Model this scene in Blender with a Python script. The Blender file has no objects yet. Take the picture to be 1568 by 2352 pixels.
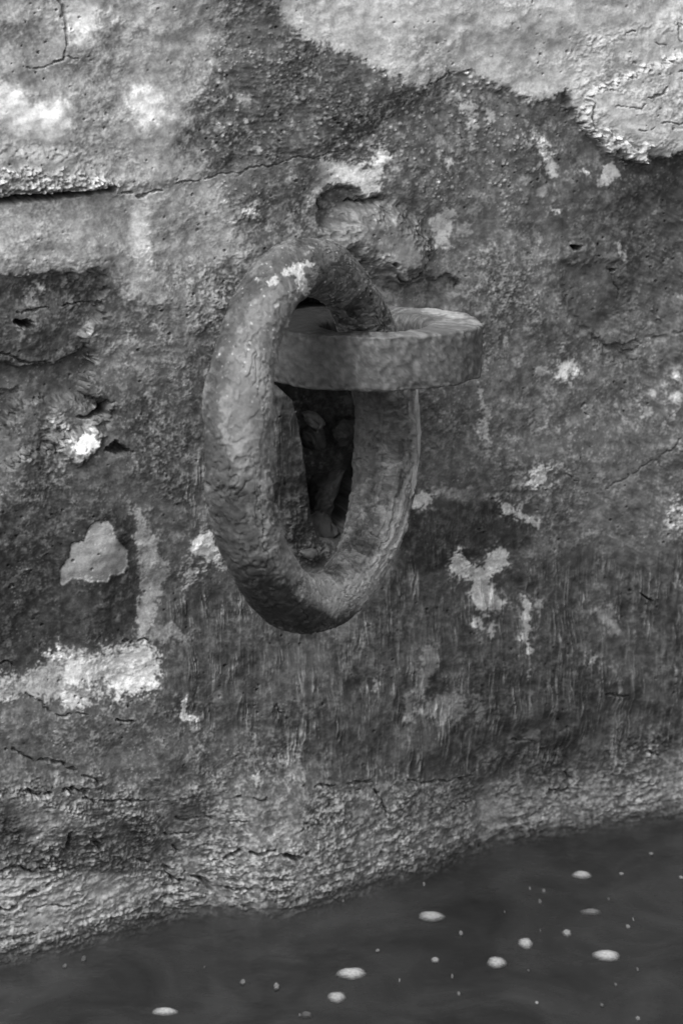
import bpy, math, numpy as np
from mathutils import Vector, Matrix
R_ = math.radians
sc = bpy.context.scene
# ------------------------------------------------------------------ camera
PSI, PITCH, HALF = R_(25.7), R_(18.0), R_(9.0)
FD = 1176 / math.tan(HALF)                # focal length in units of a 1568 x 2352 picture
DIST = 3.45
fwd = Vector((math.sin(PSI)*math.cos(PITCH), math.cos(PSI)*math.cos(PITCH), -math.sin(PITCH)))
right = Vector((math.cos(PSI), -math.sin(PSI), 0))
up = right.cross(fwd)
Z0 = 0.0
cam_pos = -fwd * DIST
def ray(x, y):
    return (fwd + right*((x-784)/FD) + up*((1176-y)/FD))
d = ray(784, 2010); t = -cam_pos.y/d.y; Z0 = -(cam_pos + d*t).z   # water is z = 0
cam_pos = cam_pos + Vector((0, 0, Z0))
def wall_pt(x, y, dist=0.0):
    d = ray(x, y); t = (-dist - cam_pos.y)/d.y
    return cam_pos + d*t
def water_pt(x, y, z=0.0):
    d = ray(x, y); t = (z - cam_pos.z)/d.z
    return cam_pos + d*t
def depth_pt(x, y, dep):
    return cam_pos + ray(x, y)*dep
def project(P):                            # (n,3) array -> picture units
    q = P - np.array(cam_pos)
    z = q @ np.array(fwd)
    return 784 + FD*(q @ np.array(right))/z, 1176 - FD*(q @ np.array(up))/z
cd = bpy.data.cameras.new("camera"); cam = bpy.data.objects.new("camera", cd)
sc.collection.objects.link(cam); sc.camera = cam
cam.matrix_world = Matrix.Translation(cam_pos) @ Matrix((right, up, -fwd)).transposed().to_4x4()
cd.sensor_fit = 'VERTICAL'; cd.sensor_height = 36; cd.sensor_width = 24
cd.lens = 18/math.tan(HALF); cd.clip_end = 500; cd.clip_start = 0.05
cd.dof.use_dof = True; cd.dof.focus_distance = DIST-0.16; cd.dof.aperture_fstop = 7.0
# ------------------------------------------------------------------ light
sc.view_settings.view_transform = 'Standard'; sc.view_settings.look = 'None'
sc.view_settings.gamma = 1; sc.view_settings.exposure = 0.70
SUN_AZ = (right*(-0.42) - Vector((fwd.x, fwd.y, 0)).normalized()*0.62); SUN_AZ.normalize()
ELEV = R_(54)
sun_dir = Vector((SUN_AZ.x*math.cos(ELEV), SUN_AZ.y*math.cos(ELEV), math.sin(ELEV)))
w = bpy.data.worlds.new("World"); sc.world = w; w.use_nodes = True
nt = w.node_tree; nt.nodes.clear()
sky = nt.nodes.new('ShaderNodeTexSky'); sky.sky_type = 'NISHITA'; sky.sun_disc = False
sky.sun_elevation = ELEV; sky.sun_rotation = math.atan2(sun_dir.x, sun_dir.y)
sky.dust_density = 4.0; sky.air_density = 2.0
bw = nt.nodes.new('ShaderNodeRGBToBW'); bg = nt.nodes.new('ShaderNodeBackground')
bg.inputs['Strength'].default_value = 0.15
wo = nt.nodes.new('ShaderNodeOutputWorld')
nt.links.new(sky.outputs[0], bw.inputs[0]); nt.links.new(bw.outputs[0], bg.inputs[0]); nt.links.new(bg.outputs[0], wo.inputs[0])
sl = bpy.data.lights.new("sun", 'SUN'); sl.energy = 1.45; sl.angle = R_(17); sl.color = (1, 1, 1)
so = bpy.data.objects.new("sun", sl); sc.collection.objects.link(so)
so.rotation_euler = sun_dir.to_track_quat('Z', 'Y').to_euler(); so.location = (0, -2, 4)

# ------------------------------------------------------------------ helpers
def srgb(v):
    v = np.clip(v, 0, 1)
    return np.where(v <= 0.04045, v/12.92, ((v+0.055)/1.055)**2.4)
def perlin(x, y, seed):
    rng = np.random.RandomState(seed)
    M = 256
    ang = rng.rand(M, M)*2*np.pi
    gx, gy = np.cos(ang).astype(np.float32), np.sin(ang).astype(np.float32)
    xi, yi = np.floor(x).astype(np.int64), np.floor(y).astype(np.int64)
    fx, fy = (x-xi).astype(np.float32), (y-yi).astype(np.float32)
    xi &= 255; yi &= 255; x1 = (xi+1) & 255; y1 = (yi+1) & 255
    u = fx*fx*fx*(fx*(fx*6-15)+10); v = fy*fy*fy*(fy*(fy*6-15)+10)
    def g(a, b, dx, dy): return gx[a, b]*dx + gy[a, b]*dy
    n0 = g(xi, yi, fx, fy)*(1-u) + g(x1, yi, fx-1, fy)*u
    n1 = g(xi, y1, fx, fy-1)*(1-u) + g(x1, y1, fx-1, fy-1)*u
    return (n0*(1-v)+n1*v)*1.5
def spots(x, y, seed, dens=0.5, rmin=0.12, rmax=0.4):
    """cell noise of round blobs: 1 in the blob, 0 outside"""
    rng = np.random.RandomState(seed); M = 128
    ox, oy, rr = rng.rand(M, M), rng.rand(M, M), rng.rand(M, M)
    rad = np.where(rng.rand(M, M) < dens, rmin+(rmax-rmin)*rr**2, 0)
    xi, yi = np.floor(x).astype(np.int64), np.floor(y).astype(np.int64)
    out = np.zeros_like(x)
    for i in (-1, 0, 1):
        for j in (-1, 0, 1):
            a, b = (xi+i) % M, (yi+j) % M
            dd = np.hypot(xi+i+ox[a, b]-x, yi+j+oy[a, b]-y)
            r = rad[a, b]
            out = np.maximum(out, np.clip((r-dd)/(0.35*r+1e-4), 0, 1)*(r > 0))
    return out
def sstep(a, b, x):
    t = np.clip((x-a)/(b-a), 0, 1); return t*t*(3-2*t)
def P_(s):
    a = np.array([float(q) for q in s.replace(',', ' ').split()]).reshape(-1, 2); return a
def poly_sd(px, py, V):                    # positive inside
    dmin = np.full(px.shape, 1e12); inside = np.zeros(px.shape, bool)
    n = len(V)
    for i in range(n):
        ax, ay = V[i]; bx, by = V[i-1]
        ex, ey = bx-ax, by-ay; wx, wy = px-ax, py-ay
        tt = np.clip((wx*ex+wy*ey)/(ex*ex+ey*ey+1e-9), 0, 1)
        dmin = np.minimum(dmin, (wx-ex*tt)**2+(wy-ey*tt)**2)
        c = (py >= ay) != (py >= by)
        xc = ax + (py-ay)*(bx-ax)/((by-ay) if by != ay else 1e-9)
        inside ^= c & (px < xc)
    return np.where(inside, 1, -1)*np.sqrt(dmin)
def line_d(px, py, V):                     # distance and parameter 0..1
    dmin = np.full(px.shape, 1e12); par = np.zeros(px.shape); n = len(V)-1
    for i in range(n):
        ax, ay = V[i]; bx, by = V[i+1]
        ex, ey = bx-ax, by-ay; wx, wy = px-ax, py-ay
        tt = np.clip((wx*ex+wy*ey)/(ex*ex+ey*ey+1e-9), 0, 1)
        dd = (wx-ex*tt)**2+(wy-ey*tt)**2
        m = dd < dmin; dmin = np.where(m, dd, dmin); par = np.where(m, (i+tt)/n, par)
    return np.sqrt(dmin), par
class Field:
    """tone (display grey), height and texture weights over a surface, authored as stains, patches, cracks and painted shade"""
    def __init__(s, px, py, base):
        s.px, s.py = px.ravel(), py.ravel(); n = s.px.size
        s.T = np.full(n, base); s.H = np.zeros(n); s.F = np.zeros(n); s.G = np.full(n, 0.5); s.C = np.zeros(n)
        x, y = s.px, s.py
        s.n80 = perlin(x/80, y/80, 1); s.n40 = perlin(x/40, y/40, 2); s.n20 = perlin(x/20, y/20, 3)
        s.n10 = perlin(x/10+y/60, y/10, 4); s.n5 = perlin(x/5.2, y/5.2, 5)
        s.wx = 9*perlin(x/33, y/33, 11)+4*perlin(x/12, y/12, 12); s.wy = 9*perlin(x/33, y/33, 13)+4*perlin(x/12, y/12, 14)
    def _m(s, V, pad):
        lo, hi = V.min(0)-pad, V.max(0)+pad
        return np.nonzero((s.px > lo[0]) & (s.px < hi[0]) & (s.py > lo[1]) & (s.py < hi[1]))[0]
    def mask(s, pts, soft=10, rough=8, warp=1.0):
        V = P_(pts) if isinstance(pts, str) else pts
        idx = s._m(V, soft*1.5+rough*2.5+15*warp)
        sd = poly_sd(s.px[idx]+warp*s.wx[idx], s.py[idx]+warp*s.wy[idx], V)
        sd = sd + rough*(0.7*s.n20[idx]+0.9*s.n10[idx]+0.9*s.n5[idx])
        return idx, sstep(-soft, soft, sd)
    def paint(s, pts, tone, a=1.0, soft=10, rough=8, warp=1.0, h=0.0, g=None, f=None, c=None):
        if g is None and tone is not None and tone > 0.64 and soft < 9 and len(s.px) > 6e5: s.paint(pts, tone, 0.28, soft*4+4, rough*2.2+6, warp, g=1.2)
        idx, m = s.mask(pts, soft, rough, warp)
        m2 = m*a
        if g is None and tone is not None and tone > 0.64 and soft < 9 and len(s.px) > 6e5: g = 1.5; m2 = m2*(1-0.35*sstep(0.1, 0.5, s.n10[idx]+s.n5[idx])); tone = min(0.95, tone*1.06)
        if tone is not None: s.T[idx] += (tone-s.T[idx])*m2
        s.H[idx] += h*m
        if g is not None: s.G[idx] += (g-s.G[idx])*m
        if f is not None: s.F[idx] += (f-s.F[idx])*m
        if c is not None: s.C[idx] += (c-s.C[idx])*m
    def blob(s, x, y, rx, ry, tone, a=1.0, soft=None, rough=5, rot=0, **k):
        t = np.linspace(0, 2*np.pi, 13)[:-1]; c, q = math.cos(R_(rot)), math.sin(R_(rot))
        X, Y = rx*np.cos(t), ry*np.sin(t)
        V = np.stack([x+X*c-Y*q, y+X*q+Y*c], 1)
        s.paint(V, tone, a, soft if soft else min(rx, ry)*0.5, rough, **k)
    def line(s, pts, w0, w1=None, depth=0.004, tone=None, a=0.5, warp=1.0, broken=0.4):
        if broken: w0, depth = w0*0.9, depth*0.8; w1 = w1*0.9 if w1 else w1
        V = P_(pts); w1 = w0 if w1 is None else w1
        idx = s._m(V, max(w0, w1)*2+15)
        dd, par = line_d(s.px[idx]+warp*0.8*s.wx[idx], s.py[idx]+warp*0.8*s.wy[idx], V)
        ww = (w0+(w1-w0)*par)*(1+0.5*s.n20[idx])
        if broken: ww = ww*sstep(-0.3, 0.3, s.n40[idx]+s.n20[idx]+0.6-broken)
        m = 1-sstep(0.25, 1.0, dd/np.maximum(ww, 0.01))
        s.H[idx] -= depth*m
        if tone is not None: s.T[idx] += (tone-s.T[idx])*m*a

def node_mat(name, rough=0.85, spec=0.3, kind='stone', amp=0.3, scale=1.0):
    m = bpy.data.materials.new(name); m.use_nodes = True; t = m.node_tree; N = t.nodes; L = t.links
    b = N['Principled BSDF']; b.inputs['Specular IOR Level'].default_value = spec
    at = N.new('ShaderNodeAttribute'); at.attribute_name = 'tone'
    tc = N.new('ShaderNodeTexCoord')
    n1 = N.new('ShaderNodeTexNoise'); n1.inputs['Scale'].default_value = 420*scale; n1.inputs['Detail'].default_value = 4; n1.inputs['Roughness'].default_value = 0.7
    n2 = N.new('ShaderNodeTexNoise'); n2.inputs['Scale'].default_value = 130*scale; n2.inputs['Detail'].default_value = 6; n2.inputs['Roughness'].default_value = 0.65
    for n in (n1, n2): L.new(tc.outputs['Object'], n.inputs['Vector'])
    ad = N.new('ShaderNodeMath'); ad.operation = 'ADD'; L.new(n1.outputs[0], ad.inputs[0]); L.new(n2.outputs[0], ad.inputs[1])
    mr = N.new('ShaderNodeMapRange'); mr.inputs['From Min'].default_value = 0.6; mr.inputs['From Max'].default_value = 1.4
    mr.inputs['To Min'].default_value = 1-amp; mr.inputs['To Max'].default_value = 1+amp; mr.clamp = False
    L.new(ad.outputs[0], mr.inputs['Value'])
    mu = N.new('ShaderNodeMath'); mu.operation = 'MULTIPLY'; L.new(at.outputs['Fac'], mu.inputs[0]); L.new(mr.outputs[0], mu.inputs[1])
    cc = N.new('ShaderNodeCombineColor')
    for i in range(3): L.new(mu.outputs[0], cc.inputs[i])
    L.new(cc.outputs[0], b.inputs['Base Color'])
    r = N.new('ShaderNodeMapRange'); r.inputs['From Min'].default_value = 0.3; r.inputs['From Max'].default_value = 0.7
    r.inputs['To Min'].default_value = rough-0.2; r.inputs['To Max'].default_value = min(1, rough+0.12)
    L.new(n2.outputs[0], r.inputs['Value']); L.new(r.outputs[0], b.inputs['Roughness'])
    bp = N.new('ShaderNodeBump'); bp.inputs['Strength'].default_value = 0.5; bp.inputs['Distance'].default_value = 0.0010
    L.new(ad.outputs[0], bp.inputs['Height']); L.new(bp.outputs[0], b.inputs['Normal'])
    return m
def grid_faces(nr, nc, wrap_r=False, wrap_c=False):
    r = np.arange(nr if wrap_r else nr-1); c = np.arange(nc if wrap_c else nc-1)
    A, B = np.meshgrid(r, c, indexing='ij'); A2, B2 = (A+1) % nr, (B+1) % nc
    return np.stack([A*nc+B, A*nc+B2, A2*nc+B2, A2*nc+B], -1).reshape(-1, 4)
def make_mesh(name, V, F, mat, tone=None, parent=None, smooth=True, extra=None):
    me = bpy.data.meshes.new(name); V = np.ascontiguousarray(V, dtype=np.float32); F = np.asarray(F)
    me.vertices.add(len(V)); me.vertices.foreach_set('co', V.ravel())
    k = F.shape[1]
    me.loops.add(F.size); me.loops.foreach_set('vertex_index', F.ravel().astype(np.int32))
    me.polygons.add(len(F)); me.polygons.foreach_set('loop_start', (np.arange(len(F))*k).astype(np.int32))
    try: me.polygons.foreach_set('loop_total', np.full(len(F), k, np.int32))
    except Exception: pass
    if smooth: me.polygons.foreach_set('use_smooth', np.ones(len(F), bool))
    me.update(calc_edges=True); me.validate()
    for nm, arr in ([('tone', tone)] if tone is not None else []) + (extra or []):
        a = me.attributes.new(nm, 'FLOAT', 'POINT'); a.data.foreach_set('value', np.asarray(arr, np.float32).ravel())
    me.materials.append(mat)
    o = bpy.data.objects.new(name, me); sc.collection.objects.link(o)
    if parent: o.parent = parent; o.matrix_parent_inverse = parent.matrix_world.inverted()
    return o
def tag(o, label=None, cat=None, group=None, kind=None):
    if label: o['label'] = label
    if cat: o['category'] = cat
    if group: o['group'] = group
    if kind: o['kind'] = kind
    return o
def empty(name, loc):
    o = bpy.data.objects.new(name, None); sc.collection.objects.link(o); o.location = loc
    o.empty_display_size = 0.05; bpy.context.view_layer.update(); return o

# ------------------------------------------------------------------ the quay wall
STEP = 2.05
sx = (wall_pt(1568, 1176).x - wall_pt(0, 1176).x)/1568
zt, zb = wall_pt(784, -60).z, wall_pt(784, 2352).z
x0, x1 = wall_pt(-60, 1176).x, wall_pt(1628, 1176).x
def lines(a, b, step, far_a, far_b):
    core = list(np.arange(a, b, step)); lo = []; v = a; s_ = step
    while v > far_a: s_ *= 1.12; v -= s_; lo.append(v)
    hi = []; v = core[-1]; s_ = step
    while v < far_b: s_ *= 1.12; v += s_; hi.append(v)
    return np.array(lo[::-1]+core+hi)
sz = (wall_pt(784, 0).z - wall_pt(784, 1568).z)/1568
X = lines(x0, x1, sx*STEP, -6, 6); Z = lines(-0.10, zt+0.03, sz*STEP, -1.2, 2.6)
nz, nx = len(Z), len(X)
GZ, GX = np.meshgrid(Z, X, indexing='ij')
px, py = project(np.stack([GX.ravel(), np.zeros(GX.size), GZ.ravel()], 1))
W = Field(px, py, 0.40)
W.G[:] = 0.45
# broad tones -----------------------------------------------------------
LT = "-600,-600 250,-500 420,-60 520,-60 540,20 520,90 500,150 470,200 455,260 430,300 420,345 470,370 500,400 520,440 555,480 560,540 575,590 530,620 500,640 500,700 430,760 360,700 330,720 300,690 270,640 250,625 225,622 200,640 150,628 70,632 50,655 -10,648 -600,640"
W.paint(LT, 0.60, 1, soft=34, rough=16, g=0.6)
RT = "600,-60 700,-600 2300,-600 2300,335 1568,350 1500,362 1440,372 1395,345 1350,312 1330,272 1300,215 1268,225 1225,238 1160,205 1130,198 1085,168 1010,176 962,208 900,172 850,160 800,120 735,108 680,82 645,45"
W.paint(RT, 0.655, 1, soft=9, rough=10, g=0.55)
W.paint("1180,-40 1340,-40 1340,60 1290,110 1240,60 1190,40", 0.72, 0.6, 25)
W.paint("1340,90 1600,40 1600,330 1500,345 1380,300 1330,200", 0.70, 0.6, 25, h=0.003, g=0.9)
W.paint("1480,-30 1600,-30 1600,60 1480,50", 0.72, 0.6, 15)
W.paint("700,-20 900,-20 860,60 760,70 690,30", 0.70, 0.5, 25)
W.paint("960,205 1000,180 1090,165 1130,198 1180,215 1160,240 1050,235 980,250", 0.44, 0.6, 12)
# lower left dark, mid greys
W.paint("-50,660 60,640 220,630 240,660 205,740 220,860 340,900 430,900 500,760 500,1180 300,1130 -50,1190", 0.36, 0.8, 18, 12, g=0.8)
W.paint("-50,1060 60,1180 180,1130 300,1180 330,1400 300,1480 130,1490 100,1540 -50,1560", 0.285, 0.95, 22, 10, g=0.5)
W.paint("1110,330 1640,360 1640,640 1500,700 1380,660 1290,560 1250,480 1180,400", 0.345, 0.75, 40, 12, g=0.35)
W.paint("1440,372 1640,352 1640,520 1500,520 1400,450", 0.30, 0.7, 18, 6, g=0.3)
W.paint("560,230 640,150 640,70 560,20 480,0 560,-40 600,-40 680,85 840,165 960,215 900,260 800,330 640,370 520,380 460,330", 0.365, 0.9, 22, 10, g=0.8)
W.paint("960,640 1150,540 1300,560 1440,800 1600,760 1600,1250 1250,1200 1150,1150 960,1130", 0.415, 0.8, 50, 14, g=0.5)
W.paint("940,1165 1000,1148 1130,1148 1190,1170 1240,1205 1200,1260 1150,1260 1000,1310 900,1330", 0.30, 0.95, 8, 4, g=0.25, f=0.4)
W.paint("380,1400 520,1330 640,1440 800,1440 900,1300 1050,1340 1250,1290 1640,1260 1640,1700 1300,1820 1100,1790 720,1800 600,1720 400,1640 370,1520", 0.36, 0.85, 30, 12, f=1.0, g=0.35)
W.paint("-60,1600 380,1600 620,1700 1000,1800 1400,1700 1640,1650 1640,1950 1200,1900 -60,1900", 0.405, 0.7, 40, 14, g=0.8)
W.paint("-60,1780 700,1800 1250,1820 1640,1700 2400,1600 2400,2400 -60,2400 -900,2400 -900,1800", 0.455, 0.8, 30, 12, g=1.0, c=0.4)
W.paint("-900,2010 -60,2010 300,2000 520,1980 900,1900 1300,1840 1640,1790 2400,1700 2400,2500 -900,2500", 0.50, 0.75, 26, 12, g=1.0, c=0.8)
W.paint("-60,2020 130,2010 300,2010 420,2060 300,2100 150,2140 -60,2170", 0.60, 0.7, 14, 8, g=0.3, h=0.004)
W.paint("1180,1880 1300,1840 1600,1800 1600,1860 1300,1900", 0.50, 0.7, 12, 8)
W.paint("-60,1820 60,1815 150,1850 250,1900 200,1960 90,1950 0,1900", 0.47, 0.7, 14, 8, g=0.4, h=0.004)
W.paint("-60,1890 20,1850 70,1900 60,1950 -60,1960", 0.33, 0.8, 14, 8)
W.paint("180,1900 330,1880 350,1960 300,2010 150,2010 -50,1990 -50,1950 100,1960", 0.36, 0.7, 20, 14, g=1.0, c=1)
W.paint("480,1990 560,1900 700,1880 760,1960 640,2010 540,2030", 0.53, 0.6, 14, 8)
# left light zone details
W.paint("-60,185 40,195 60,230 150,225 158,290 110,312 60,305 -60,292", 0.90, 1, 18, 8, g=0.2)
W.paint("-60,10 120,12 132,40 60,48 -60,42", 0.70, 0.7, 9, 5)
W.paint("-60,48 70,42 130,70 90,110 -60,110", 0.50, 0.7, 14, 5)
W.paint("150,0 220,-10 225,60 190,105 160,100 155,50", 0.84, 0.9, 12, 8)
W.paint("40,128 110,115 200,100 225,130 200,160 120,175 60,200 35,180", 0.46, 0.75, 12, 7)
W.paint("235,60 270,50 275,110 250,140 232,100", 0.44, 0.5, 14, 6)
W.blob(330, 240, 42, 50, 0.84, 0.95, 16, 8); W.blob(420, 275, 36, 14, 0.72, 0.7, 10, 6, rot=20)
W.blob(320, 545, 24, 66, 0.84, 0.9, 14, 6, rot=-6); W.blob(255, 75, 10, 40, 0.62, 0.5)
W.blob(250, 30, 9, 18, 0.75, 0.7); W.blob(350, 80, 50, 30, 0.62, 0.5, 20)
W.paint("-60,-60 280,-60 240,10 -60,8", 0.50, 0.5, 10)
W.paint("-60,300 60,310 150,320 140,385 50,390 -60,370", 0.60, 0.5, 18)
W.blob(18, 355, 14, 30, 0.46, 0.5, 8)
W.paint("60,250 100,280 170,240 200,300 160,400 60,400", 0.56, 0.4, 20)
W.paint("-60,470 200,455 290,470 290,600 60,610 -60,620", 0.62, 0.5, 24, g=0.8)
W.paint("350,600 480,560 560,640 490,800 420,900 360,820", 0.47, 0.5, 34, 18, g=1)
W.paint("220,700 300,720 320,790 280,860 210,840 205,780", 0.475, 0.8, 12, 9, g=0.8)
W.paint("390,740 470,760 480,860 430,900 390,850", 0.45, 0.7, 20, 14, g=0.8)
W.paint("290,770 330,790 345,850 320,870 300,830", 0.50, 0.7, 8, 8)
W.blob(345, 905, 9, 20, 0.54, 0.8, 6)
W.paint("-60,870 30,866 68,880 45,915 0,925 -60,920", 0.50, 0.8, 9, 6, g=0.6)
W.paint("-60,1010 30,1000 60,940 90,925 95,1000 40,1080 0,1200 -60,1250", 0.47, 0.7, 16, 10, g=0.6)
W.paint("100,1220 180,1130 230,1150 60,1260 0,1250", 0.44, 0.5, 14, 10)
# patches seen one by one
W.paint("215,1194 245,1192 262,1232 291,1262 293,1300 272,1322 251,1316 246,1334 205,1331 167,1326 148,1344 135,1340 138,1298 155,1278 160,1246 185,1238 200,1209", 0.575, 1, 1.8, 1.6, 0.2, h=-0.0015, g=0.06)
W.paint("298,1155 325,1180 345,1225 385,1290 390,1320 360,1400 345,1450 330,1466 305,1466 320,1400 325,1350 318,1290 305,1235 310,1215", 0.60, 0.9, 7, 8, g=0.8)
W.paint("350,1440 400,1430 432,1460 420,1475 380,1470 350,1480", 0.54, 0.8, 7, 8)
W.paint("438,1240 455,1220 478,1226 490,1230 515,1305 500,1300 478,1285 440,1270", 0.82, 0.95, 4, 6)
W.paint("420,1320 440,1300 460,1310 440,1350 428,1358", 0.66, 0.8, 5, 8); W.blob(485, 1228, 6, 8, 0.8); W.blob(470, 1314, 6, 5, 0.72)
W.paint("110,1500 135,1485 200,1495 260,1485 340,1470 362,1505 368,1540 355,1580 305,1600 265,1605 230,1590 180,1625 130,1610 60,1590 -60,1640 -60,1560 60,1550 100,1530", 0.60, 0.9, 8, 12, g=1)
W.paint("145,1515 200,1505 245,1500 340,1480 362,1510 366,1545 345,1580 268,1600 245,1560 180,1575 145,1560", 0.84, 0.85, 9, 11, g=0.7)
W.paint("115,1500 140,1490 150,1510 125,1520", 0.78, 0.8, 4, 6); W.paint("130,1600 170,1590 190,1620 160,1628", 0.74, 0.8, 6, 7)
W.paint("412,1610 430,1605 432,1640 455,1650 455,1664 430,1658 414,1640", 0.76, 0.85, 3, 5)
W.blob(475, 1615, 20, 12, 0.55, 0.6); W.blob(505, 1610, 12, 22, 0.52, 0.6)
W.paint("430,1720 470,1705 455,1740 420,1745", 0.56, 0.7, 5, 7)
W.paint("640,1720 680,1715 700,1790 660,1790", 0.53, 0.6, 6, 7)
W.paint("1030,1272 1048,1264 1085,1300 1110,1310 1118,1270 1150,1260 1168,1268 1165,1300 1135,1315 1128,1345 1165,1390 1145,1405 1095,1395 1080,1330 1045,1325", 0.78, 0.95, 4, 6)
W.paint("1110,1320 1165,1380 1150,1420 1110,1405", 0.60, 0.6, 8, 8)
W.blob(1088, 1430, 9, 10, 0.78); W.blob(1104, 1427, 8, 9, 0.66); W.blob(1128, 1450, 7, 20, 0.62)
W.paint("1203,1368 1215,1372 1218,1440 1215,1500 1208,1505 1206,1470 1190,1465 1200,1440", 0.74, 0.9, 3, 4); W.blob(1235, 1390, 8, 14, 0.60, 0.8); W.blob(1210, 1545, 4, 14, 0.60, 0.8)
W.paint("965,1490 1005,1475 1005,1510 985,1560 975,1600 940,1640 935,1660 928,1620 950,1570", 0.52, 0.85, 7, 7, g=0.4)
W.paint("990,1600 1060,1590 1068,1630 1050,1660 1000,1655 960,1640", 0.53, 0.85, 8, 7, g=0.4)
W.paint("1085,1600 1105,1600 1118,1660 1095,1665", 0.52, 0.8, 6, 6); W.blob(940, 1650, 14, 14, 0.58, 0.8); W.blob(1048, 1580, 12, 12, 0.55, 0.8)
W.blob(1392, 1415, 22, 22, 0.54, 0.9, 8, 6); W.blob(1412, 1440, 14, 20, 0.52, 0.9); W.blob(1345, 1484, 14, 14, 0.50, 0.8); W.blob(1363, 1522, 12, 8, 0.68, 0.8); W.blob(1555, 1342, 12, 8, 0.6, 0.8)
W.blob(1512, 1729, 9, 10, 0.75, 0.9, 4); W.blob(855, 1574, 6, 16, 0.56); W.blob(1230, 1695, 20, 16, 0.52, 0.7, rot=40)
W.paint("945,1140 965,1130 990,1135 985,1150 960,1160 944,1165", 0.80, 0.9, 4, 5)
W.paint("1140,1145 1170,1155 1195,1180 1240,1195 1235,1212 1195,1190 1150,1170", 0.70, 0.85, 4, 7)
W.paint("1030,1115 1080,1120 1070,1145 1010,1140 1000,1125", 0.53, 0.8, 8, 8)
W.paint("1205,1080 1225,1068 1250,1075 1252,1100 1215,1122 1200,1110", 0.74, 0.9, 5, 7); W.blob(1185, 1100, 14, 22, 0.54, 0.7, rot=20); W.blob(1285, 1072, 18, 8, 0.56, 0.7, rot=40)
W.paint("1285,830 1325,822 1330,860 1310,880 1280,865", 0.72, 0.9, 7, 8); W.blob(1245, 858, 16, 12, 0.58, 0.7, 6, 8)
W.paint("1092,885 1105,885 1105,920 1120,940 1110,1000 1085,1000 1098,940", 0.60, 0.85, 5, 8, g=1); W.blob(1112, 1040, 12, 30, 0.50, 0.8, 8, 9)
W.blob(1160, 778, 9, 9, 0.66, 0.9, 4, 2); W.blob(1175, 760, 6, 6, 0.58)
W.blob(1205, 930, 34, 12, 0.49, 0.8, 10, 8); W.blob(1245, 960, 30, 18, 0.48, 0.7, 10, 9); W.blob(1320, 965, 30, 12, 0.44, 0.8, 8, 2, g=0.05)
W.blob(1560, 860, 12, 12, 0.72); W.blob(1556, 915, 14, 14, 0.72); W.blob(1500, 900, 8, 8, 0.58); W.blob(1486, 950, 8, 14, 0.55); W.blob(1560, 1190, 30, 20, 0.66, 0.8, 8, 14)
W.blob(1430, 580, 7, 30, 0.62, 0.8, rot=-20); W.blob(1190, 560, 22, 22, 0.50, 0.8, 8, 10); W.blob(1230, 590, 18, 28, 0.52, 0.8, 8, 10); W.blob(1096, 595, 8, 16, 0.6, 0.8)
W.paint("1225,300 1255,315 1270,350 1283,380 1280,405 1255,400 1250,360 1228,340", 0.66, 0.9, 6, 6)
W.paint("1368,410 1390,385 1412,378 1425,395 1415,415 1380,425", 0.62, 0.9, 5, 7); W.blob(1344, 397, 7, 6, 0.65)
W.blob(1275, 482, 7, 6, 0.74); W.blob(1034, 372, 12, 14, 0.72, 0.9, 4, 4)
W.paint("995,500 1020,482 1045,488 1038,540 1025,572 1002,570", 0.62, 0.9, 8, 8); W.blob(1065, 528, 16, 14, 0.52, 0.7, 7, 8)
W.paint("1060,230 1090,240 1100,300 1095,335 1070,345 1080,300", 0.62, 0.8, 7, 7); W.paint("1010,215 1065,212 1060,235 1020,240", 0.60, 0.7, 7, 8)
for (x, y, r, t) in [(1108,230,8,.62),(1128,268,9,.62),(1008,268,6,.6),(994,245,6,.56),(1204,280,6,.58),(1134,308,6,.6),(1015,320,14,.54),(1003,350,8,.56),(1230,382,6,.58),(1240,440,14,.52),(1200,415,14,.5),(1160,540,14,.5),(580,124,7,.7),(562,230,14,.6),(637,136,5,.64),(635,262,7,.58),(516,200,12,.54),(510,232,8,.6),(540,288,10,.56),(500,298,9,.54),(594,166,4,.65),(570,276,4,.7),(548,314,4,.68),(593,340,9,.54),(495,335,9,.56),(910,310,10,.52),(1325,850,5,.7),(1290,1200,9,.5),(960,310,9,.5),(720,310,5,.55)]:
    W.blob(x, y, r, r, t, 0.85, max(3, r*0.4), 3)
W.paint("800,330 830,312 860,300 880,270 915,262 905,290 875,312 850,335 820,342", 0.52, 0.85, 5, 8)
W.paint("700,395 735,362 790,370 835,385 860,360 872,335 895,345 898,365 880,380 870,405 862,445 848,455 830,440 790,425 760,425 740,450 725,470 700,480 712,440", 0.70, 0.9, 6, 9)
W.paint("735,370 790,385 845,395 870,345 892,360 868,400 858,445 840,450 820,425 770,410 740,400", 0.84, 0.7, 7, 8)
W.paint("560,480 590,455 590,505 570,510 555,500", 0.66, 0.8, 6, 6); W.blob(550, 440, 10, 20, 0.52, 0.7); W.paint("600,500 640,470 690,480 680,520 610,520", 0.56, 0.7, 9, 12); W.paint("620,540 700,535 690,560 610,560", 0.56, 0.6, 7, 9)
W.paint("880,370 920,380 960,400 930,430 890,420", 0.46, 0.7, 8, 8); W.paint("745,500 860,490 950,540 960,600 900,630 800,560", 0.435, 0.8, 20, 10, g=0.5)
W.paint("560,350 760,395 700,470 640,460 540,440 480,400", 0.40, 0.7, 16, 12)
W.paint("1150,540 1290,580 1240,760 1100,720 1080,600", 0.435, 0.6, 40, 18, g=0.9)
W.paint("1290,600 1420,600 1450,700 1380,780 1330,760 1290,700", 0.37, 0.7, 12, 6, g=0.15, h=-0.003)
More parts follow.
